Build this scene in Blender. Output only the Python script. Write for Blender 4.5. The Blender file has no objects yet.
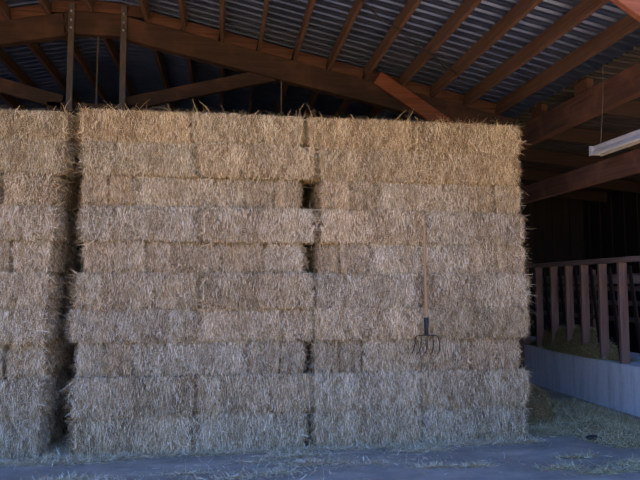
import bpy, math, random
import numpy as np
from mathutils import Vector, Matrix

SC = bpy.context.scene
COL = SC.collection
PI = math.pi

# ------------------------------------------------------------------ helpers
class MB:
    """collects shapes into one mesh"""
    def __init__(s): s.v = []; s.f = []; s.m = []; s.sm = []
    def add(s, vs, fs, mi=0, smooth=False):
        b = len(s.v); s.v += [tuple(p) for p in vs]
        for f in fs: s.f.append(tuple(b + i for i in f)); s.m.append(mi); s.sm.append(smooth)
    def box(s, lo, hi, mi=0, bev=0.0):
        x0, y0, z0 = lo; x1, y1, z1 = hi
        s.beam((x0, (y0+y1)/2, (z0+z1)/2), (x1, (y0+y1)/2, (z0+z1)/2), y1-y0, z1-z0, (0, 0, 1), mi, bev)
    def beam(s, a, b, w, h, up=(0, 0, 1), mi=0, bev=0.0):
        """timber of width w (sideways) and height h (along up) from a to b, chamfered long edges"""
        a = Vector(a); b = Vector(b); d = (b-a).normalized(); up = Vector(up)
        side = d.cross(up).normalized(); up = side.cross(d).normalized()
        w2, h2 = w/2, h/2; c = bev
        if c > 0:
            pr = [(-w2+c, -h2), (w2-c, -h2), (w2, -h2+c), (w2, h2-c), (w2-c, h2), (-w2+c, h2), (-w2, h2-c), (-w2, -h2+c)]
        else:
            pr = [(-w2, -h2), (w2, -h2), (w2, h2), (-w2, h2)]
        n = len(pr); L = (b-a).length; k = max(1, int(L/0.8)) if c > 0 else 1
        vs = []; fs = []
        for j in range(k+1):
            p0 = a + (b-a)*(j/k)
            vs += [p0 + side*p + up*q for p, q in pr]
        for j in range(k):
            fs += [(j*n+i, j*n+(i+1) % n, (j+1)*n+(i+1) % n, (j+1)*n+i) for i in range(n)]
        fs.append(tuple(range(n))[::-1]); fs.append(tuple(k*n+i for i in range(n)))
        s.add(vs, fs, mi)
    def tube(s, pts, rad, n=10, mi=0, sm=True):
        pts = [Vector(p) for p in pts]; N = len(pts)
        if not isinstance(rad, (list, tuple)): rad = [rad]*N
        vs = []; prev = None
        for i, p in enumerate(pts):
            t = (pts[min(i+1, N-1)] - pts[max(i-1, 0)]).normalized()
            ref = prev if prev is not None else (Vector((0, 0, 1)) if abs(t.z) < .9 else Vector((1, 0, 0)))
            a = (ref - t*ref.dot(t)).normalized(); prev = a; b = t.cross(a)
            vs += [p + (a*math.cos(2*PI*k/n) + b*math.sin(2*PI*k/n))*rad[i] for k in range(n)]
        fs = [(i*n+k, i*n+(k+1) % n, (i+1)*n+(k+1) % n, (i+1)*n+k) for i in range(N-1) for k in range(n)]
        s.add(vs, fs, mi, sm)
        s.add(vs[:n], [tuple(range(n))[::-1]], mi); s.add(vs[-n:], [tuple(range(n))], mi)
    def build(s, name, mats, parent=None, loc=None):
        me = bpy.data.meshes.new(name); me.from_pydata(s.v, [], s.f)
        if not isinstance(mats, (list, tuple)): mats = [mats]
        for m in mats: me.materials.append(m)
        me.polygons.foreach_set('material_index', s.m); me.polygons.foreach_set('use_smooth', s.sm)
        me.update()
        return link(name, me, parent, loc)

def link(name, me, parent=None, loc=None):
    o = bpy.data.objects.new(name, me); COL.objects.link(o)
    if parent is not None: o.parent = parent
    if loc is not None: o.location = loc
    return o
def tag(o, label=None, cat=None, group=None, kind=None):
    if label: o['label'] = label
    if cat: o['category'] = cat
    if group: o['group'] = group
    if kind: o['kind'] = kind
    return o
def empty(name, loc, rz=0.0):
    o = bpy.data.objects.new(name, None); COL.objects.link(o); o.location = loc; o.rotation_euler = (0, 0, rz); o.empty_display_size = .1
    return o

# ------------------------------------------------------------------ materials
class NT:
    def __init__(s, name):
        s.mat = bpy.data.materials.new(name); s.mat.use_nodes = True; s.t = s.mat.node_tree
        s.b = s.t.nodes['Principled BSDF']
    def n(s, typ, **kw):
        o = s.t.nodes.new(typ)
        for k, v in kw.items():
            if k in o.inputs: o.inputs[k].default_value = v
            else: setattr(o, k, v)
        return o
    def l(s, a, b): s.t.links.new(a, b)
    def noise(s, scale=(1, 1, 1), sc=5, det=4, rough=.6, coord='Object', vec=None):
        if vec is None:
            tc = s.n('ShaderNodeTexCoord'); vec = tc.outputs[coord]
        mp = s.n('ShaderNodeMapping'); mp.inputs['Scale'].default_value = scale; s.l(vec, mp.inputs['Vector'])
        no = s.n('ShaderNodeTexNoise'); no.inputs['Scale'].default_value = sc; no.inputs['Detail'].default_value = det; no.inputs['Roughness'].default_value = rough
        s.l(mp.outputs['Vector'], no.inputs['Vector']); return no.outputs['Fac']
    def ramp(s, fac, stops):
        r = s.n('ShaderNodeValToRGB'); e = r.color_ramp.elements
        while len(e) > 1: e.remove(e[-1])
        e[0].position = stops[0][0]; e[0].color = (*stops[0][1], 1)
        for p, c in stops[1:]:
            q = e.new(p); q.color = (*c, 1)
        s.l(fac, r.inputs['Fac']); return r.outputs['Color']
    def mix(s, fac, a, b, typ='MIX'):
        m = s.n('ShaderNodeMix', data_type='RGBA', blend_type=typ)
        for k, v in ((0, fac), (6, a), (7, b)):
            if hasattr(v, 'links') or hasattr(v, 'is_linked'): s.l(v, m.inputs[k])
            elif k == 0: m.inputs[0].default_value = v
            else: m.inputs[k].default_value = (*v, 1)
        return m.outputs[2]
    def bump(s, h, strength=.3, dist=.01):
        b = s.n('ShaderNodeBump'); b.inputs['Strength'].default_value = strength; b.inputs['Distance'].default_value = dist
        s.l(h, b.inputs['Height']); s.l(b.outputs['Normal'], s.b.inputs['Normal'])
    def done(s, col=None, rough=.8, metal=0.0, spec=None):
        if col is not None:
            if hasattr(col, 'is_linked'): s.l(col, s.b.inputs['Base Color'])
            else: s.b.inputs['Base Color'].default_value = (*col, 1)
        s.b.inputs['Roughness'].default_value = rough; s.b.inputs['Metallic'].default_value = metal
        if spec is not None: s.b.inputs['Specular IOR Level'].default_value = spec
        return s.mat

def wood(name, dark, light, axis, sc=6.0, blotch=None):
    w = NT(name)
    st = [28, 28, 28]; st[axis] = 1.2
    g = w.noise(st, 1.0, 5, .65)
    c = w.ramp(g, [(.25, dark), (.75, light)])
    if blotch:
        b = w.noise((1, 1, 1), 2.2, 4, .6)
        fac = w.ramp(b, [(.5, (0, 0, 0)), (.72, (1, 1, 1))])
        c = w.mix(fac, c, blotch)
    w.bump(g, .35, .006)
    return w.done(c, .85, 0, .25)
M = {}
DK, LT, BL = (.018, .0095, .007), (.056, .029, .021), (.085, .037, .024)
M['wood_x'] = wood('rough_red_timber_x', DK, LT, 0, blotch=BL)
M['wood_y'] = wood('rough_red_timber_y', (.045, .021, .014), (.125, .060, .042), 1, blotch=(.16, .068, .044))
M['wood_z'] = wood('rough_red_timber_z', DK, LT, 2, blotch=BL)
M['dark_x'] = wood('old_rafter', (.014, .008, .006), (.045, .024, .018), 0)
M['purlin'] = wood('purlin_timber', (.055, .028, .019), (.175, .092, .062), 1, blotch=(.095, .05, .036))
M['block'] = wood('blocking_timber', (.028, .013, .009), (.135, .058, .036), 0, blotch=(.05, .024, .017))
M['brace'] = wood('brace_timber', (.10, .032, .017), (.23, .078, .040), 0)
M['post_grey'] = wood('weathered_post', (.10, .058, .042), (.225, .135, .105), 2)
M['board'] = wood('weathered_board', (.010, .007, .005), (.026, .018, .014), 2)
M['rail'] = wood('weathered_rail', (.13, .085, .07), (.27, .19, .16), 1)
M['ash'] = wood('ash_handle', (.27, .15, .07), (.42, .25, .125), 2)

w = NT('black_iron'); M['iron'] = w.done(w.ramp(w.noise((1, 1, 1), 40), [(.3, (.012, .012, .014)), (.8, (.035, .03, .03))]), .5, .6)
w = NT('rusty_iron'); M['rust'] = w.done(w.ramp(w.noise((1, 1, 1), 50), [(.3, (.03, .02, .016)), (.8, (.09, .05, .035))]), .7, .4)
w = NT('strap_steel'); M['strap'] = w.done(w.ramp(w.noise((6, 6, 1), 8), [(.3, (.06, .045, .045)), (.8, (.13, .10, .095))]), .6, .5)
w = NT('bolt_zinc'); M['bolt'] = w.done((.55, .55, .58), .35, .9)
w = NT('galvanised_sheet')
c = w.ramp(w.noise((1, .4, 1), 2.5, 5), [(.3, (.088, .115, .185)), (.7, (.16, .205, .315))])
M['metal'] = w.done(c, .38, .74)
w = NT('dark_roof_tin'); M['dark_tin'] = w.done(w.ramp(w.noise((1, 1, 1), 3), [(.3, (.018, .015, .014)), (.7, (.04, .034, .032))]), .8, .2)  # aisle roof sheet, darker than the main roof metal
w = NT('white_enamel'); M['enamel'] = w.done(w.ramp(w.noise((1, 1, 1), 9), [(.3, (.38, .35, .325)), (.7, (.50, .46, .43))]), .4)
w = NT('tube_glass'); M['tube'] = w.done((.75, .75, .74), .2)
w = NT('wire'); M['wire'] = w.done((.17, .14, .115), .6, .4)
w = NT('black_cable'); M['cable'] = w.done((.015, .013, .013), .6)

w = NT('concrete_floor')
big = w.noise((1, 1.6, 1), .9, 5, .6); fine = w.noise((1, 1, 1), 28, 5, .7); mid = w.noise((.7, 1.5, 1), 3.2, 5, .65)
c = w.ramp(big, [(.30, (.23, .178, .130)), (.5, (.34, .27, .198)), (.72, (.44, .355, .265))])
c = w.mix(.75, c, w.ramp(mid, [(.35, (.55, .55, .57)), (.6, (1, 1, 1))]), 'MULTIPLY')
c = w.mix(.5, c, w.ramp(fine, [(.3, (.7, .7, .7)), (.7, (1.1, 1.1, 1.1))]), 'MULTIPLY')
w.bump(fine, .25, .004); M['floor'] = w.done(c, .75)
w = NT('concrete_curb')
st = w.noise((1, 3.5, .35), 2.2, 5, .65); fine = w.noise((1, 1, 1), 20, 5, .7)
c = w.ramp(st, [(.28, (.42, .42, .42)), (.5, (.68, .68, .68)), (.8, (.76, .76, .76))])
c = w.mix(.4, c, w.ramp(fine, [(.3, (.65, .65, .65)), (.7, (1.1, 1.1, 1.1))]), 'MULTIPLY')
w.bump(fine, .3, .006); M['curb'] = w.done(c, .8)
w = NT('yard_dirt'); M['dirt'] = w.done(w.ramp(w.noise((1, 1, 1), 1.5, 6), [(.3, (.44, .285, .145)), (.7, (.58, .39, .215))]), .95)

w = NT('unseen_dark_ground'); M['unseen_dark'] = w.done(w.ramp(w.noise((1, 1, 1), .6, 6), [(.3, (.07, .075, .03)), (.7, (.13, .12, .06))]), .95)  # dark colour of the unseen far ground and ridge that hold back light
def hay_core():
    w = NT('hay_body'); tc = w.n('ShaderNodeTexCoord'); oi = w.n('ShaderNodeObjectInfo')
    add = w.n('ShaderNodeVectorMath', operation='ADD')
    cmb = w.n('ShaderNodeCombineXYZ')
    mul = w.n('ShaderNodeMath', operation='MULTIPLY'); mul.inputs[1].default_value = 37.0
    w.l(oi.outputs['Random'], mul.inputs[0]); w.l(mul.outputs[0], cmb.inputs[0]); w.l(mul.outputs[0], cmb.inputs[1])
    w.l(tc.outputs['Object'], add.inputs[0]); w.l(cmb.outputs[0], add.inputs[1])
    f = w.noise((95, 95, 14), 1.0, 3, .7, vec=add.outputs[0])
    c = w.ramp(f, [(.22, (.055, .032, .014)), (.42, (.22, .140, .066)), (.62, (.40, .275, .138)), (.85, (.60, .46, .27))])
    c = w.mix(1.0, c, oi.outputs['Color'], 'MULTIPLY')
    w.bump(f, .6, .012); return w.done(c, .9, 0, .2)
def hay_straw():
    w = NT('hay_stalks'); oi = w.n('ShaderNodeObjectInfo'); at = w.n('ShaderNodeAttribute', attribute_name='tone')
    c = w.ramp(at.outputs['Fac'], [(0.0, (.075, .042, .018)), (.25, (.22, .140, .066)), (.5, (.385, .265, .132)), (.72, (.53, .395, .215)), (.92, (.80, .65, .42)), (1.0, (.95, .84, .62))])
    c = w.mix(1.0, c, oi.outputs['Color'], 'MULTIPLY')
    return w.done(c, .65, 0, .3)
M['core'] = hay_core(); M['straw'] = hay_straw()

# ------------------------------------------------------------------ hay
def straw_mesh(P, D, L, W, tone, rng, bend=.25, secs=3, face_n=None):
    """many bent stalks -> vertex, quad and tone arrays.  P start, D direction, L length, W width"""
    N = len(P); D = D/np.linalg.norm(D, axis=1)[:, None]
    ref = rng.normal(size=(N, 3)) if face_n is None else np.cross(D, face_n) + rng.normal(size=(N, 3))*.35
    S = ref - D*(ref*D).sum(1)[:, None]; S /= np.linalg.norm(S, axis=1)[:, None]+1e-9
    B = rng.normal(size=(N, 3)); B = B - D*(B*D).sum(1)[:, None]
    V = np.zeros((N, secs, 2, 3))
    for i in range(secs):
        t = i/(secs-1); wd = W*(1-.55*t)
        c = P + D*(L*t)[:, None] + B*(bend*L*(t*t))[:, None]*.5
        V[:, i, 0] = c - S*(wd/2)[:, None]; V[:, i, 1] = c + S*(wd/2)[:, None]
    base = (np.arange(N)*secs*2)[:, None]
    q = np.concatenate([base + np.array([[2*i, 2*i+1, 2*i+3, 2*i+2]]) for i in range(secs-1)], 0)
    return V.reshape(-1, 3), q, np.repeat(tone, secs*2)

def arrays_mesh(name, parts, mats):
    """parts: list of (V, Q, tone, material index, smooth)"""
    nv = sum(len(p[0]) for p in parts); nq = sum(len(p[1]) for p in parts)
    V = np.concatenate([p[0] for p in parts]); off = 0; Q = []; mi = []; sm = []
    for p in parts:
        Q.append(p[1]+off); off += len(p[0]); mi += [p[3]]*len(p[1]); sm += [p[4]]*len(p[1])
    Q = np.concatenate(Q); T = np.concatenate([p[2] for p in parts])
    me = bpy.data.meshes.new(name)
    me.vertices.add(nv); me.vertices.foreach_set('co', V.astype(np.float32).ravel())
    me.loops.add(nq*4); me.loops.foreach_set('vertex_index', Q.astype(np.int32).ravel())
    me.polygons.add(nq); me.polygons.foreach_set('loop_start', np.arange(0, nq*4, 4, dtype=np.int32))
    me.polygons.foreach_set('loop_total', np.full(nq, 4, dtype=np.int32))
    me.polygons.foreach_set('material_index', np.array(mi, dtype=np.int32)); me.polygons.foreach_set('use_smooth', np.array(sm, dtype=bool))
    a = me.attributes.new('tone', 'FLOAT', 'POINT'); a.data.foreach_set('value', T.astype(np.float32))
    for m in mats: me.materials.append(m)
    me.update(calc_edges=True); me.validate()
    return me

def grid_box(half, res):
    """six welded-looking faces of a box as a grid"""
    Vs = []; Qs = []; off = 0
    for ax in range(3):
        u, v = [i for i in range(3) if i != ax]
        nu = max(2, int(2*half[u]/res)); nv = max(2, int(2*half[v]/res))
        U, W = np.meshgrid(np.linspace(-1, 1, nu+1), np.linspace(-1, 1, nv+1), indexing='ij')
        idx = np.arange((nu+1)*(nv+1)).reshape(nu+1, nv+1)
        q = np.stack([idx[:-1, :-1], idx[1:, :-1], idx[1:, 1:], idx[:-1, 1:]], -1).reshape(-1, 4)
        for sgn in (-1, 1):
            p = np.zeros((U.size, 3)); p[:, ax] = sgn*half[ax]; p[:, u] = U.ravel()*half[u]; p[:, v] = W.ravel()*half[v]
            flip = (sgn > 0) == (ax == 1)
            Vs.append(p); Qs.append((q[:, ::-1] if flip else q)+off); off += len(p)
    return np.concatenate(Vs), np.concatenate(Qs)

def bale_mesh(name, lx, ly, lz, seed, nf, ns, nt):
    """a rectangular bale, origin at the middle of its underside, long grain faces front and back"""
    rng = np.random.default_rng(seed)
    half = np.array([lx, ly, lz])/2
    rad = .062
    fl = np.cumsum(rng.uniform(.06, .13, 60)); ftone = rng.normal(0, .075, 61); fdep = rng.normal(0, .009, 61)
    ph = rng.uniform(0, 6.28, 12)
    def flake(t): return np.searchsorted(fl, t+half[0 if lx > ly else 1]+.3) % 60
    def warp(p):
        q = np.abs(p)/half
        g = .030*(1-q[:, 2]**2) - .060*q[:, 2]**7 + .006*np.sin(p[:, 0]*17+ph[0])*np.cos(p[:, 2]*11+ph[1]) + .007*np.sin(p[:, 0]*46+ph[2]+2*np.sin(p[:, 2]*6+ph[3])) + fdep[flake(p[:, 0])]*.6
        gx = .014*(1-q[:, 2]**2) + .010*np.sin(p[:, 1]*15+ph[4])*np.cos(p[:, 2]*12+ph[5]) + .006*np.sin(p[:, 1]*39+ph[6])
        gz = .010*np.sin(p[:, 0]*11+ph[7])*np.cos(p[:, 1]*8+ph[8])+.005*np.sin(p[:, 0]*31+ph[9])-.005
        o = p.copy()
        o[:, 1] += np.sign(p[:, 1])*g*np.clip(q[:, 1]-.3, 0, 1)/.7
        o[:, 0] += np.sign(p[:, 0])*gx*np.clip(q[:, 0]-.5, 0, 1)/.5
        o[:, 2] += np.sign(p[:, 2])*gz*np.clip(q[:, 2]-.5, 0, 1)/.5
        return o
    V, Q = grid_box(half, .03)
    inner = np.clip(V, -(half-rad), half-rad); d = V-inner; n = np.linalg.norm(d, axis=1)[:, None]
    V = np.where(n > 1e-6, inner + d/np.maximum(n, 1e-6)*rad, V)
    V = warp(V)
    parts = [(V + [0, 0, half[2]], Q, np.zeros(len(V)), 0, True)]
    def lay(N, ax, sgn, vert, lmin, lmax, out):
        if N == 0: return
        p = rng.uniform(-1, 1, (N, 3))*half*.985; p[:, ax] = sgn*half[ax]
        inn = np.clip(p, -(half-rad), half-rad); dd = p-inn; nn = np.linalg.norm(dd, axis=1)[:, None]
        p = inn + dd/np.maximum(nn, 1e-6)*rad
        p = warp(p)
        D = rng.normal(0, .34 if vert else 1, (N, 3)); D[:, ax] = 0
        if vert: D[:, 2] += rng.choice([-1, 1], N, p=[.6, .4])
        wild = rng.random(N) < .13; D[wild] = rng.normal(0, 1, (wild.sum(), 3))
        nrm = np.zeros((N, 3)); nrm[:, ax] = sgn
        D /= np.linalg.norm(D, axis=1)[:, None]
        D += nrm*rng.uniform(.02, out, N)[:, None]
        L = rng.uniform(lmin, lmax, N)
        W = rng.uniform(.002, .0050, N)
        p = p - D*(L*.5)[:, None] + nrm*rng.uniform(-.004, .016 if ax == 1 else .034, N)[:, None]
        # keep the stalk within the height of its own bale
        lim = half[2]+rng.normal(.004, .007, N)
        e = p[:, 2]+D[:, 2]*L/np.linalg.norm(D, axis=1)
        p[:, 2] -= np.maximum(0, e-lim); p[:, 2] += np.maximum(0, -lim-e)
        p[:, 2] = np.minimum(np.maximum(p[:, 2], -lim), lim)
        t = .49 + rng.normal(0, .33, N) + ftone[flake(p[:, 1 if ax == 0 else 0])]
        bright = rng.random(N) < .12; t[bright] = rng.uniform(.85, 1.15, bright.sum())
        v, q, tt = straw_mesh(p, D, L, W, np.clip(t, 0.0, 1), rng, face_n=nrm)
        parts.append((v + [0, 0, half[2]], q, tt, 1, False))
    lay(nf, 1, -1, True, .03, .15, .28)
    for sg in (-1, 1): lay(ns, 0, sg, True, .03, .13, .75)
    lay(nt, 2, 1, False, .03, .10, .25)
    return arrays_mesh(name, parts, [M['core'], M['straw']])

def wisp_mesh(name, lx, lz, seed, n, up=0, ends=True):
    """loose stalks that hang out of the front face, and for top bales stand up along the upper edge"""
    rng = np.random.default_rng(seed); parts = []
    p = np.zeros((n, 3)); p[:, 0] = rng.uniform(-.5, .5, n)*lx; p[:, 1] = .0; p[:, 2] = rng.uniform(.05, 1.0, n)*lz
    seam = rng.random(n) < .45; p[seam, 2] = lz*rng.choice([.03, .98], seam.sum())
    D = np.stack([rng.normal(0, .7, n), -rng.uniform(.1, .7, n), rng.normal(-.35, .7, n)], 1)
    parts.append((*straw_mesh(p, D, rng.uniform(.06, .19, n), rng.uniform(.003, .0065, n), np.clip(rng.normal(.66, .2, n), .1, 1), rng, .6, 5), 0, False))
    if ends:
        k = n; q = np.zeros((k, 3)); sg = rng.choice([-1, 1], k); q[:, 0] = sg*lx*.49; q[:, 1] = rng.uniform(.0, .25, k); q[:, 2] = rng.uniform(.1, 1, k)*lz
        D = np.stack([sg*rng.uniform(.5, 1, k), rng.normal(-.3, .5, k), rng.normal(-.1, .6, k)], 1)
        parts.append((*straw_mesh(q, D, rng.uniform(.05, .15, k), rng.uniform(.003, .0055, k), np.clip(rng.normal(.6, .2, k), .1, 1), rng, .38, 5), 0, False))
    if up:
        q = np.zeros((up, 3)); q[:, 0] = rng.uniform(-.5, .5, up)*lx; q[:, 1] = rng.uniform(.0, 1, up)**1.6*.26+.012; q[:, 2] = lz*.985-.012
        D = np.stack([rng.normal(0, .8, up), rng.normal(-.2, .6, up), rng.uniform(.15, 1, up)], 1)
        L = np.minimum(rng.exponential(.024, up)+.026, .13)
        parts.append((*straw_mesh(q, D, L, rng.uniform(.0025, .005, up), np.clip(rng.normal(.55, .2, up), .05, 1), rng, .22, 4), 0, False))
    return arrays_mesh(name, parts, [M['straw']])

LX, LD, LZ, EX, ED = 1.22, .43, .37, .32, 1.22
LONG = [bale_mesh('hay_bale_long', LX, LD, LZ, 10+i, 9500, 2200, 800) for i in range(4)]
ENDS = [bale_mesh('hay_bale_end', EX, ED, LZ, 30+i, 2700, 3400, 600) for i in range(4)]
WL = [wisp_mesh('loose_stalks_long', LX, LZ, 50+i, 170) for i in range(4)]
WE = [wisp_mesh('loose_stalks_end', EX, LZ, 60+i, 55) for i in range(4)]
WT = [wisp_mesh('loose_stalks_top', LX, LZ, 70+i, 150, 1500) for i in range(2)]

ZB = [3.672, 3.318, 2.953, 2.612, 2.242, 1.899, 1.517, 1.170, .802, .402, 0.0]
ORD = ['top', 'second', 'third', 'fourth', 'fifth', 'sixth', 'seventh', 'eighth', 'ninth', 'bottom']
FACE = 7.055
rb = random.Random(5)
def bale(layer, x0, x1, kind, label, group, y0=FACE, tint=None, row=0, low=0.0):
    z0, z1 = ZB[layer+1], ZB[layer]-low
    lx, ld = (LX, LD) if kind == 'L' else (EX, ED)
    me = rb.choice(LONG if kind == 'L' else ENDS)
    o = link('hay_bale', me)
    wid = x1-x0-.012
    flip = rb.choice((-1, 1))
    o.scale = (flip*wid/lx, 1, (z1-z0-.004)/LZ)
    dy = rb.uniform(-.022, .03) + ((.012, .0, .03, -.012, .03, -.02, -.012, .03, -.02, .0)[layer] if row == 0 else 0)
    o.location = ((x0+x1)/2, y0+dy+ld/2, z0)
    k = layer/9.0
    t = tint or ((.95, .89, .79) if layer < 2 else (.98, .945, .90) if layer == 2 else (1.0, .985, .985))   # warm bounced light on the upper layers, painted into their tint
    v = rb.uniform(.90, 1.10); wv = rb.uniform(-.03, .05)
    if kind == 'E': v *= .93; wv += .03
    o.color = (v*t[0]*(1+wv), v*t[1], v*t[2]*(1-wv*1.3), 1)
    tag(o, label, 'hay bale', group)
    if row == 0:
        wm = rb.choice(WT if layer == 0 else (WL if kind == 'L' else WE))
        c = link('loose_stalks', wm, o)
        c.location = (0, -ld/2, 0); c.color = o.color; c['kind'] = 'stuff'
    return o

def tone_word(layer): return 'golden tan' if layer < 2 else ('tan' if layer < 7 else 'greyish tan')
def lay_name(layer): return ('top layer' if layer == 0 else 'bottom layer' if layer == 9 else ORD[layer]+' layer down')

MID = {0: 'L -1.54 -.36 .87', 1: 'L -1.49 -.28 1.0', 2: 'E -1.49 -1.23 -.97 | L -.97 .23 | E .23 .55 .84', 3: 'L -1.49 -.25 1.0',
       4: 'E -1.46 -1.15 -.83 | L -.83 .45 | E .45 .87', 5: 'L -1.53 -.25 1.0', 6: 'L -1.58 -.3 .99', 7: 'E -1.51 -1.23 -.94 | L -.94 .30 | E .30 .62 .90',
       8: 'L -1.54 -.28 .98', 9: 'L -1.52 -.3 .90'}
FRK = {0: 'L .93 2.15 3.47', 1: 'L 1.055 2.22 3.44', 2: 'E 1.08 1.41 1.70 | L 1.70 2.83 | E 2.83 3.14 3.45', 3: 'L 1.06 2.28 3.47',
       4: 'E 1.04 1.29 1.60 | L 1.60 2.82 | E 2.82 3.15 3.49', 5: 'L 1.015 2.22 3.51', 6: 'L 1.0 2.33 3.50', 7: 'E 1.0 1.29 1.54 | L 1.54 2.82 | E 2.82 3.12 3.42',
       8: 'L .99 2.2 3.47', 9: 'L 1.0 2.21 3.45'}
def stack(lay, near_a, near_b, sname, group):
    for k, spec in lay.items():
        runs = []
        for part in spec.split('|'):
            w_ = part.split(); xs = [float(q) for q in w_[1:]]
            runs += [(w_[0], a, b) for a, b in zip(xs[:-1], xs[1:])]
        n = len(runs); e = [i for i, r in enumerate(runs) if r[0] == 'E']
        for i, (kind, a, b) in enumerate(runs):
            if kind == 'E':
                if i == 0: pos = 'at ' + near_a
                elif i == n-1: pos = 'at ' + near_b
                elif i == 1: pos = 'second from ' + near_a
                else: pos = 'second from ' + near_b
                lab = f'end-on hay bale {pos}, {lay_name(k)}, {sname}'
            elif n == 2:
                lab = f'{tone_word(k)} hay bale at {near_a if i == 0 else near_b}, {lay_name(k)}, {sname}'
            else:
                lab = f'long hay bale between end-on bales, {lay_name(k)}, {sname}'
            tint = None
            if sname.startswith('fork') and k == 6 and i == 1: tint = (.86, .78, .68)
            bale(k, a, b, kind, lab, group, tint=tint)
stack(MID, 'the dark gap', 'the fork stack', 'middle stack', 'bales of the middle stack')
stack(FRK, 'the middle stack', 'the feed fence', 'fork stack', 'bales of the stack with the pitchfork')
R1 = [-1.655, -1.68, -1.78, -1.76, -1.80, -1.80, -1.81, -1.82, -1.83, -1.85]
for k in range(10):
    r = R1[k]; g = 'bales of the stack beyond the dark gap'
    if k in (2, 4, 7):
        wd = .5 if k == 2 else .37
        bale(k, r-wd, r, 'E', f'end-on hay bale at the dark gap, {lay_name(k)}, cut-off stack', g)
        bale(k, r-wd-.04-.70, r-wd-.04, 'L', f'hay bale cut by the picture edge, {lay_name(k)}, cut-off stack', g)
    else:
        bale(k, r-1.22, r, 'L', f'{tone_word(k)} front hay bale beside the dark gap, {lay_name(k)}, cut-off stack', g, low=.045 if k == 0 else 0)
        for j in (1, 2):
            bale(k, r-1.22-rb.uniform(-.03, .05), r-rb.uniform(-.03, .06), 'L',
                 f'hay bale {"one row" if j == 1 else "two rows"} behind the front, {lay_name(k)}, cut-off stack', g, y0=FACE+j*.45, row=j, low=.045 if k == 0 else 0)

# ------------------------------------------------------------------ pitchfork
fy = FACE-.098
pf = empty('pitchfork', (2.252, fy, .995)); tag(pf, 'long wooden-handled pitchfork, tines down, propped against the hay bales', 'pitchfork')
def rel(p): return (p[0]-2.277, p[1]-fy, p[2]-.99)
b = MB(); b.tube([rel(p) for p in [(2.268, fy-.0, 2.44), (2.268, fy-.0, 2.434), (2.2695, fy, 2.3), (2.274, fy, 1.9), (2.281, fy, 1.38)]], [.008, .0165, .017, .018, .019], 14); b.build('handle', M['ash'], pf)
b = MB(); b.tube([rel(p) for p in [(2.281, fy, 1.405), (2.281, fy, 1.40), (2.2815, fy, 1.30), (2.282, fy, 1.235), (2.282, fy, 1.20)]], [.021, .0255, .0255, .024, .014], 14); b.build('ferrule', M['iron'], pf)
b = MB(); b.tube([rel(p) for p in [(2.147, fy, 1.165), (2.155, fy-.008, 1.19), (2.18, fy-.012, 1.204), (2.282, fy-.014, 1.212), (2.385, fy-.012, 1.204), (2.412, fy-.008, 1.19), (2.42, fy, 1.165)]], .0065, 8); b.build('crossbar', M['rust'], pf)
for k in range(5):
    x = 2.147+k*.0683
    dx = -.036+.016*k*.7
    pts = [rel((x, fy-.002 if k in (0, 4) else fy-.012, 1.168 if k in (0, 4) else 1.207)), rel((x+dx*.15, fy-.022, 1.13)), rel((x+dx*.4, fy-.026, 1.08)), rel((x+dx*.75, fy+.008, 1.025)), rel((x+dx, fy+.075, .985))]
    b = MB(); b.tube(pts, [.0055, .0054, .005, .0045, .0022], 8); b.build('tine', M['iron'], pf)

# ------------------------------------------------------------------ setting: floor, yard, walls, roof
def struct(o): o['kind'] = 'structure'; return o
b = MB(); b.box((-9.2, 3.2, -.15), (9.6, 15.8, 0)); struct(b.build('floor', M['floor']))
b = MB(); b.box((-70, -5.5, -.2), (70, 3.2, -.02)); struct(b.build('ground', M['dirt']))
b = MB(); b.box((-70, -90, -.2), (70, -5.5, -.03)); struct(b.build('ground', M['unseen_dark']))  # unseen far ground, kept dark to cut light bounced onto the rear roof
RX, RZ, S = -1.9, 5.55, .215                 # ridge line, chord height there, roof slope
def chord(x): return RZ - S*max(0, abs(x-RX)-.36)
def under(x): return chord(x)+.185           # underside of the purlins
PH = .20
# added ridge, unseen behind the viewer, blocking low light from the rear roof
rr = random.Random(8); v = []; f = []; n = 60
for i in range(n+1):
    x = -75+150*i/n; h = 6+1.6*math.sin(i*.7)+rr.uniform(-.8, .8)
    v += [(x, -38, -.1), (x, -44, h*.8), (x, -50, h), (x, -62, -.1)]
for i in range(n): f += [(i*4+j, i*4+j+1, i*4+j+5, i*4+j+4) for j in range(3)]
b = MB(); b.add(v, f); struct(b.build('light_block_ridge', M['unseen_dark']))
# corrugated roof: flat pans with folded ribs, running from ridge to eave
def roof(name, x_ends, zf, y0=4.4, y1=15.7, mat='metal'):
    per = .195; prof = []
    y = y0
    while y < y1:
        prof += [(y, 0), (y+.040, .0), (y+.056, .008), (y+.070, .008), (y+.086, 0), (y+.128, 0), (y+.150, .029), (y+.170, .029)]
        y += per
    prof.append((y, 0))
    n = len(prof); xs = x_ends; v = []; f = []
    for x in xs: v += [(x, yy, zf(x)+h) for yy, h in prof]
    for i in range(len(xs)-1): f += [(i*n+j, i*n+j+1, (i+1)*n+j+1, (i+1)*n+j) for j in range(n-1)]
    b = MB(); b.add(v, f); o = b.build(name, M[mat])
    md = o.modifiers.new('thickness', 'SOLIDIFY'); md.thickness = .002; md.offset = 1
    return struct(o)
roof('ceiling', [-9.15, RX-.36, RX+.36, 5.0], lambda x: under(x)+PH+.003)
roof('ceiling', [4.62, 9.5], lambda x: 4.47-.085*(x-4.62), mat='dark_tin')
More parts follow.
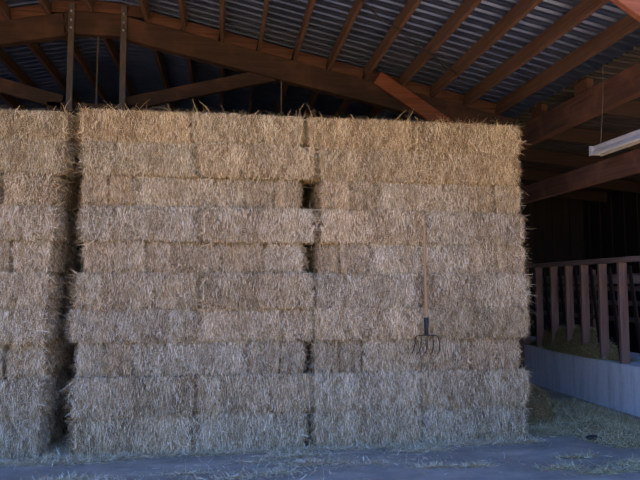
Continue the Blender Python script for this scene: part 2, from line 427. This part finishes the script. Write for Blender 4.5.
# board walls at the back and sides
def board_wall(name, a, b_, h, gap=-.012, wd=.24):
    a = Vector(a); c = Vector(b_); L = (c-a).length; n = int(L/wd); m = MB(); rr = random.Random(3)
    d = (c-a)/n
    for i in range(n):
        p = a+d*i; q = a+d*(i+1)-d.normalized()*gap
        nrm = d.normalized().cross(Vector((0, 0, 1)))
        off = nrm*((i % 2)*.032)
        z = h((p+q)/2)
        m.beam((p+q)/2+off, (p+q)/2+off+Vector((0, 0, z)), (q-p).length, .03, nrm)
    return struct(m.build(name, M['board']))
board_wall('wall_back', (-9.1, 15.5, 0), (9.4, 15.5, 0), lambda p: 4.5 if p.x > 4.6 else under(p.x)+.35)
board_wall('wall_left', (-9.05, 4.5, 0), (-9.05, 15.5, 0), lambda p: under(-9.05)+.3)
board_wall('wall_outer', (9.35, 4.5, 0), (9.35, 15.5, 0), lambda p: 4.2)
# low concrete feed curb on the right
WX = 5.57
b = MB(); b.box((WX, 4.6, 0), (WX+.2, 15.3, .665), bev=.015); struct(b.build('wall_right', M['curb']))

# ------------------------------------------------------------------ roof timbers
PX = [4.29, 3.76, 3.22, 2.70, 2.14, 1.57, 1.04, .50, -.06, -.61, -1.16, -1.94, -2.53, -3.08, -3.62, -4.17, -4.72]
names = {}
for i, x in enumerate(PX):
    b = MB(); z = under(x)
    tilt = S*(1 if x > RX+.36 else -1 if x < RX-.36 else 0)
    up = Vector((tilt, 0, 1)).normalized()
    b.beam((0, 0, PH/2), (0, 11.0, PH/2), .052, PH, (0, 0, 1), 0, .004)
    o = b.build('roof_purlin', M['purlin'], None, (x, 4.5, z))
    o.rotation_euler = (0, math.atan(tilt)*.5, 0)
    WORDS = ['first', 'second', 'third', 'fourth', 'fifth', 'sixth', 'seventh', 'eighth', 'ninth', 'tenth', 'eleventh']
    if i == 11: lab = 'roof purlin running along the ridge of the barn'
    elif i < 11: lab = f'brown roof purlin, {WORDS[i]} from the girder that runs above the strip light'
    else: lab = f'brown roof purlin, {WORDS[i-12]} one past the ridge, on the gap side'
    tag(o, lab, 'purlin', 'purlins under the metal roof')

def make_truss(Y, label):
    t = empty('roof_truss', (RX, Y, 0)); tag(t, label, 'roof truss', 'timber roof trusses')
    def R(p): return (p[0]-RX, p[1], p[2])
    xr = 4.6; xl = -8.9
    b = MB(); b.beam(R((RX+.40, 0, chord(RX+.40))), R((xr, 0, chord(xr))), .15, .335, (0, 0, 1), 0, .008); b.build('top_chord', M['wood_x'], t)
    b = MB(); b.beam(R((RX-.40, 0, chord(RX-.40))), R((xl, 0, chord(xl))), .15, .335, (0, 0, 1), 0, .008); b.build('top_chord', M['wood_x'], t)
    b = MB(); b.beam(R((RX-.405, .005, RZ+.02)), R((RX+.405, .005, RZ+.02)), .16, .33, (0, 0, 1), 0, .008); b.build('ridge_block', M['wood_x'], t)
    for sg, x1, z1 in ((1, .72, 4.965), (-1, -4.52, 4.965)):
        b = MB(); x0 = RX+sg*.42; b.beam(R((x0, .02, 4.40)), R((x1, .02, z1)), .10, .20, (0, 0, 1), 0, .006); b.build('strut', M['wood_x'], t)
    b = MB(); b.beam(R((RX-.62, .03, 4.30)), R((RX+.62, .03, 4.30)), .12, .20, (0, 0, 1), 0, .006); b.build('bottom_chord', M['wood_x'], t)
    for xx in (-2.20, -1.47):
        b = MB(); b.beam(R((xx, -.10, 5.84)), R((xx, -.10, 4.26)), .085, .03, (0, 1, 0), 0, .003); h = b.build('hanger_post', M['strap'], t)
        for zz in (5.71, 5.58, 5.47):
            c = MB(); c.tube([R((xx, -.115, zz)), R((xx, -.135, zz))], .016, 8); c.build('bolt', M['bolt'], h)
    b = MB(); b.tube([R((-1.84, -.02, 5.40)), R((-1.845, -.02, 4.38))], .013, 8); b.build('tie_rod', M['strap'], t)
    b = MB(); b.tube([R((.84, -.03, 4.93)), R((.84, -.03, 4.2))], .009, 8); b.build('tie_rod', M['wire'], t)
    b = MB(); b.beam(R((2.30, -.15, 4.945)), R((4.56, -.15, 3.50)), .07, .22, (0, 0, 1), 0, .006); b.build('knee_brace', M['brace'], t)
    xs = PX
    for i in range(len(xs)-1):
        a, c = xs[i+1]+.034, xs[i]-.034
        if c-a < .1: continue
        zz = under((a+c)/2)+.085; sl = S*(1 if (a+c)/2 > RX else -1)*(c-a)/2
        if abs((a+c)/2-RX) < .45: sl *= .3
        b = MB(); b.beam(R((a, -.02, zz+sl)), R((c, -.02, zz-sl)), .045, .165, (0, 0, 1), 0, .004); b.build('blocking', M['block'], t)
    return t
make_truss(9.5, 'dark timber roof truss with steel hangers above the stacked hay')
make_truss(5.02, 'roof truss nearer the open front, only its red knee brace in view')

# girders along the right side, on posts
def girder(label, x, z, w_, h_, y0, y1, nm='timber_girder'):
    b = MB(); b.beam((0, 0, 0), (0, y1-y0, 0), w_, h_, (0, 0, 1), 0, .01); o = b.build(nm, M['wood_y'], None, (x, y0, z)); tag(o, label, 'girder', 'timber girders along the feed aisle'); return o
girder('heavy red-brown timber girder just under the roof, above the strip light', 4.72, 4.135, .15, .34, 4.5, 15.4)
girder('lower brown timber girder running below the white strip light', 4.72, 3.20, .13, .25, 4.5, 15.4)
for y, lab in ((9.5, 'dark timber post half hidden behind the fork stack'), (5.02, 'timber post of the open front bay, outside the hay'), (14.1, 'timber post far back in the dark aisle')):
    if y > 10: continue
    b = MB(); b.beam((0, 0, 0), (0, 0, 3.96), .14, .14, (0, 1, 0), 0, .008); o = b.build('timber_post', M['wood_z'], None, (4.575, y+.02, 0)); tag(o, lab, 'post')
# stub blocks on the girder
for y, lab, dx in ((8.75, 'short reddish timber block on the upper girder near the hay', 0), (7.55, 'short timber block on the upper girder above the strip light', 0)):
    b = MB(); b.beam((0, 0, 0), (0, .30, 0), .09, .21, (0, 0, 1), 0, .006); o = b.build('timber_block', M['block'], None, (4.70, y, 4.415)); tag(o, lab, 'timber block')
# lean-to rafters
for i, (y, w_) in enumerate(((8.05, 'nearest the strip light'), (9.6, 'second back'), (11.2, 'third back'), (12.8, 'fourth back'), (14.3, 'last before the back wall'))):
    b = MB(); b.beam((0, 0, 0), (4.4, 0, -.085*4.4), .06, .24, (0, 0, 1), 0, .006)
    o = b.build('aisle_rafter', M['dark_x'], None, (4.84, y, 4.30)); tag(o, f'dark rafter over the feed aisle, {w_}', 'rafter', 'rafters over the feed aisle')

# ------------------------------------------------------------------ feed fence on the curb
ff = empty('feed_fence', (WX+.1, 7.5, .665)); tag(ff, 'tall weathered feed fence of upright boards on the low concrete wall', 'fence')
b = MB(); b.beam((0, -2.8, 1.475), (0, 6.5, 1.475), .12, .075, (0, 0, 1), 0, .006); b.build('top_rail', M['rail'], ff)
b = MB(); b.beam((.10, -2.8, 1.19), (.10, 6.5, 1.19), .04, .12, (0, 0, 1), 0, .004); b.build('back_rail', M['rail'], ff)
YS = [4.85, 5.36, 5.87, 6.38, 6.9, 7.42, 7.94, 8.46, 8.95, 9.44, 9.90, 10.39, 10.93, 11.45, 11.95]
for y in YS:
    b = MB(); b.beam((0, y-7.5, 0), (0, y-7.5, 1.44), .13, .055, (0, 1, 0), 0, .005); b.build('upright', M['post_grey'], ff)
    b = MB(); b.beam((.075, y-7.5-.06, 1.38), (.075, y-7.5-.30, .02), .02, .08, (0, 1, 0), 0, .003); b.build('slanted_board', M['board'], ff)
gt = empty('slatted_pen', (7.4, 6.0, 0)); tag(gt, 'pale horizontal pen rails seen in the dark between the fence uprights', 'pen rails')
for z in (1.15, 1.45, 1.72, 1.95):
    b = MB(); b.beam((0, 0, z), (0, 9.2, z), .03, .09, (0, 0, 1), 0, .003); b.build('rail', M['rail'], gt)
for y in (0.2, 3.1, 6.1, 9.0):
    b = MB(); b.beam((.06, y, 0), (.06, y, 2.1), .09, .09, (0, 1, 0), 0, .004); b.build('post', M['post_grey'], gt)

# ------------------------------------------------------------------ strip light
sl = empty('strip_light', (4.33, 6.9, 3.345)); tag(sl, 'unlit white fluorescent strip light hanging on thin wires', 'strip light')
Ln = 1.25
b = MB(); b.beam((0, 0, .035), (0, -Ln, .03), .075, .05, (0, 0, 1), 0, .006); b.build('housing', M['enamel'], sl)
for sg in (-1, 1):
    b = MB(); th = .003
    v = []; 
    for yy in (0.0, -Ln):
        v += [(sg*.03, yy, .018), (sg*.074, yy, -.042), (sg*.074, yy, -.056), (sg*.071, yy, -.056), (sg*.071, yy, -.049), (sg*.028, yy, .012)]
    f = [(i, (i+1) % 6, 6+(i+1) % 6, 6+i) for i in range(6)] + [tuple(range(6)), tuple(range(11, 5, -1))]
    b.add(v, f); b.build('reflector', M['enamel'], sl)
for sg in (-1, 1):
    b = MB(); b.tube([(sg*.032, -.035, -.022), (sg*.032, -Ln+.035, -.022)], .014, 12); b.build('tube', M['tube'], sl)
for yy in (-.0, -Ln):
    b = MB(); s_ = 1 if yy == 0 else -1
    b.box((-.07, min(yy-.03*s_, yy+.008*s_), -.045), (.07, max(yy-.03*s_, yy+.008*s_), .06), 0, .005); b.build('end_cap', M['enamel'], sl)
for yy in (-.12, -Ln+.12):
    b = MB(); b.tube([(0, yy, .055), (.05, yy, .62), (.06, yy, 1.02)], .0028, 6); b.build('hanger_wire', M['wire'], sl)
# cable along the roof
b = MB(); b.tube([(x, y, under(x)-.02-d) for x, y, d in ((1.04, 6.5, 0), (1.35, 6.82, .03), (1.57, 7.03, 0), (1.85, 7.28, .035), (2.14, 7.48, 0), (2.42, 7.72, .03), (2.70, 7.92, 0), (2.95, 8.12, .03), (3.22, 8.33, 0))], .009, 6)
o = b.build('electric_cable', M['cable']); tag(o, 'thin black electric cable slung across the underside of the roof purlins', 'cable')

# ------------------------------------------------------------------ loose hay
def flat_straws(rng, P, n_up=.15, lmin=.04, lmax=.16):
    N = len(P); D = rng.normal(size=(N, 3)); D[:, 2] = np.abs(rng.normal(0, n_up, N))
    return straw_mesh(P, D, rng.uniform(lmin, lmax, N), rng.uniform(.0028, .0058, N), np.clip(rng.normal(.74, .22, N), .03, 1), rng, .3, 3, np.tile([0, 0, 1.0], (N, 1)))
def heap(name, cx, cy, rx, ry, h, n, seed, z0=0.0, tint=(1, 1, 1), axis=0.0):
    """a mound with a lumpy body and stalks over it"""
    rng = np.random.default_rng(seed); ph = rng.uniform(0, 6.28, 6)
    def hz(u, v):
        r = np.sqrt(u*u+v*v)
        base = np.clip(1-r*r, 0, 1)**1.1
        return h*base*(1+.22*np.sin(u*5+ph[0])*np.cos(v*4+ph[1])+.12*np.sin(u*11+v*9+ph[2]))
    k = 28; A, Rr = np.meshgrid(np.linspace(0, 2*PI, k*2+1), np.linspace(0.001, 1, k), indexing='ij')
    edge = 1+.12*np.sin(3*A+ph[3])+.07*np.sin(7*A+ph[4])
    u = Rr*np.cos(A); v = Rr*np.sin(A); ca, sa = math.cos(axis), math.sin(axis)
    def W(u, v, e): x = u*rx*e; y = v*ry*e; return x*ca-y*sa, x*sa+y*ca
    X, Y = W(u, v, edge); Z = hz(u, v)+.002
    V = np.stack([X, Y, Z], -1).reshape(-1, 3); idx = np.arange(V.shape[0]).reshape(A.shape)
    Q = np.stack([idx[:-1, :-1], idx[:-1, 1:], idx[1:, 1:], idx[1:, :-1]], -1).reshape(-1, 4)
    a = rng.uniform(0, 2*PI, n); r = np.sqrt(rng.uniform(0, 1.12, n)); uu, vv = r*np.cos(a), r*np.sin(a)
    e = 1+.12*np.sin(3*a+ph[3])+.07*np.sin(7*a+ph[4])
    x, y = W(uu, vv, e)
    P = np.stack([x, y, hz(np.clip(uu, -1, 1), np.clip(vv, -1, 1))+rng.uniform(.0, .012, n)], 1)
    s, q, t = flat_straws(rng, P, .35, .03, .11)
    me = arrays_mesh(name, [(V, Q, np.full(len(V), .3), 0, True), (s, q, t, 1, False)], [M['core'], M['straw']])
    o = link(name, me, None, (cx, cy, z0)); o.color = (*tint, 1); return o
GT = (.84, .88, .76)
o = heap('hay_heap', 4.22, 8.75, .50, .95, .40, 6500, 1, 0, (.58, .56, .42), -.25); tag(o, 'trampled heap of loose hay between the fork stack and the concrete wall', 'loose hay', None, 'stuff')
o = heap('hay_drift', 4.62, 8.2, .74, 1.55, .05, 15000, 2, 0, GT); tag(o, 'flat mat of loose hay on the floor along the foot of the concrete wall', 'loose hay', None, 'stuff')
o = heap('manger_hay', 5.80, 10.0, .25, 1.45, .40, 6000, 3, .665, (.72, .80, .62)); tag(o, 'greenish hay piled in the manger behind the low concrete wall', 'loose hay', None, 'stuff')
b = MB(); b.box((WX+.2, 4.6, 0), (WX+1.25, 15.3, .655)); o = struct(b.build('floor', M['curb']))

def scatter(name, blobs, seed, label, tint=(1, 1, 1)):
    """stalks lying flat on the concrete: blobs of (x, y, rx, ry, count)"""
    rng = np.random.default_rng(seed); Ps = []
    for x, y, rx, ry, n in blobs:
        n = int(n*1.4); a = rng.uniform(0, 2*PI, n); r = np.abs(rng.normal(0, .55, n))
        p = np.stack([x+rx*r*np.cos(a), y+ry*r*np.sin(a), rng.uniform(.002, .014, n)], 1); Ps.append(p)
    P = np.concatenate(Ps); s, q, t = flat_straws(rng, P, .20, .025, .10)
    s[:, 2] = np.maximum(s[:, 2], .001)
    me = arrays_mesh(name, [(s, q, t, 0, False)], [M['straw']])
    o = link(name, me, None, (0, 0, 0)); o.color = (*tint, 1); tag(o, label, 'scattered hay', None, 'stuff'); return o
scatter('scattered_hay', [(x, 6.96+random.Random(int(x*50)).uniform(-.03, .03), .16, .09, 330) for x in np.arange(-1.5, 3.5, .16)], 4, 'line of loose hay along the foot of the stacked bales')
scatter('scattered_hay', [(-1.72, 6.92, .38, .20, 1900), (-2.1, 6.85, .5, .12, 700), (-1.35, 6.80, .45, .10, 500), (-1.75, 7.4, .16, .4, 900)], 5, 'loose hay spilling from the dark gap between the stacks')
scatter('scattered_hay', [(-1.35, 6.22, .42, .09, 900), (-1.05, 6.05, .4, .06, 350), (-.30, 6.25, .5, .05, 260), (.15, 6.05, .6, .07, 420)], 6, 'wisps of hay on the bare concrete in front of the middle stack')
scatter('scattered_hay', [(.78, 6.72, .42, .12, 950), (.85, 6.42, .36, .10, 700), (.55, 6.15, .40, .08, 360), (.35, 6.55, .4, .1, 260)], 7, 'patch of loose hay below the join of two stacks')
scatter('scattered_hay', [(2.15, 6.75, .42, .10, 900), (2.05, 6.15, .32, .06, 420), (1.5, 6.35, .7, .12, 160), (2.45, 6.1, .3, .06, 300)], 8, 'small patch of loose hay on the concrete below the pitchfork')
scatter('scattered_hay', [(3.9, 7.45, .35, .35, 2200), (4.65, 7.3, .35, .35, 2600), (4.2, 5.85, .38, .22, 3600), (3.6, 6.25, .3, .05, 300), (4.75, 6.6, .22, .4, 3200), (3.3, 5.9, .4, .1, 400), (5.0, 7.2, .25, .5, 1800), (3.6, 5.72, .3, .08, 500)], 9, 'broad litter of hay on the floor beside the concrete wall', GT)
scatter('scattered_hay', [(1.2, 6.4, 2.6, .7, 700)], 11, 'stray single stalks of hay strewn over the grey concrete')
# small dark clod
b = MB(); rr = random.Random(2)
vs = []; k, m_ = 10, 6
for j in range(m_+1):
    for i in range(k):
        th = PI*j/m_; a = 2*PI*i/k; q = 1+rr.uniform(-.18, .18)
        vs.append((.085*math.sin(th)*math.cos(a)*q, .05*math.sin(th)*math.sin(a)*q, .027+.027*math.cos(th)))
b.add(vs, [(j*k+i, j*k+(i+1) % k, (j+1)*k+(i+1) % k, (j+1)*k+i) for j in range(m_) for i in range(k)], 0, True)
o = b.build('dirt_clod', M['cable'], None, (4.22, 6.95, .0)); tag(o, 'small dark clod lying on the concrete near the hay litter', 'clod')

# ------------------------------------------------------------------ light: open sky and sun on the yard
wd = bpy.data.worlds.new('sky'); SC.world = wd; wd.use_nodes = True; nt = wd.node_tree; nt.nodes.clear()
out = nt.nodes.new('ShaderNodeOutputWorld'); bg = nt.nodes.new('ShaderNodeBackground'); tc = nt.nodes.new('ShaderNodeTexCoord')
sp = nt.nodes.new('ShaderNodeSeparateXYZ'); rp = nt.nodes.new('ShaderNodeValToRGB')
nt.links.new(tc.outputs['Generated'], sp.inputs[0]); nt.links.new(sp.outputs['Z'], rp.inputs['Fac'])
e = rp.color_ramp.elements; e[0].position = 0.0; e[0].color = (.50, .66, .95, 1); e[1].position = .55; e[1].color = (.10, .25, .80, 1)
q = e.new(.16); q.color = (.26, .47, .98, 1)
nt.links.new(rp.outputs['Color'], bg.inputs['Color']); bg.inputs['Strength'].default_value = 1.35; nt.links.new(bg.outputs[0], out.inputs[0])
sun = bpy.data.lights.new('sun', 'SUN'); sun.energy = 14.0; sun.angle = .009; sun.color = (1.0, .93, .82)
so = bpy.data.objects.new('sun', sun); COL.objects.link(so)
dvec = Vector((-.55, -.45, -.85)).normalized(); so.rotation_euler = dvec.to_track_quat('-Z', 'Y').to_euler(); so.location = (8, 6, 14)

# ------------------------------------------------------------------ camera
cam = bpy.data.cameras.new('camera'); co = bpy.data.objects.new('camera', cam); COL.objects.link(co)
cam.sensor_width = 36; cam.lens = 36; cam.clip_end = 200
yaw, pitch = math.radians(8.5955), math.radians(4.2)
co.location = (0, 0, 1.75); co.rotation_euler = (PI/2+pitch, 0, -yaw)
SC.camera = co
vs_ = SC.view_settings; vs_.view_transform = 'Standard'; vs_.look = 'None'; vs_.gamma = 1; vs_.use_curve_mapping = False
vs_.exposure = 1.42
SC.cycles.max_bounces = 8; SC.cycles.diffuse_bounces = 6
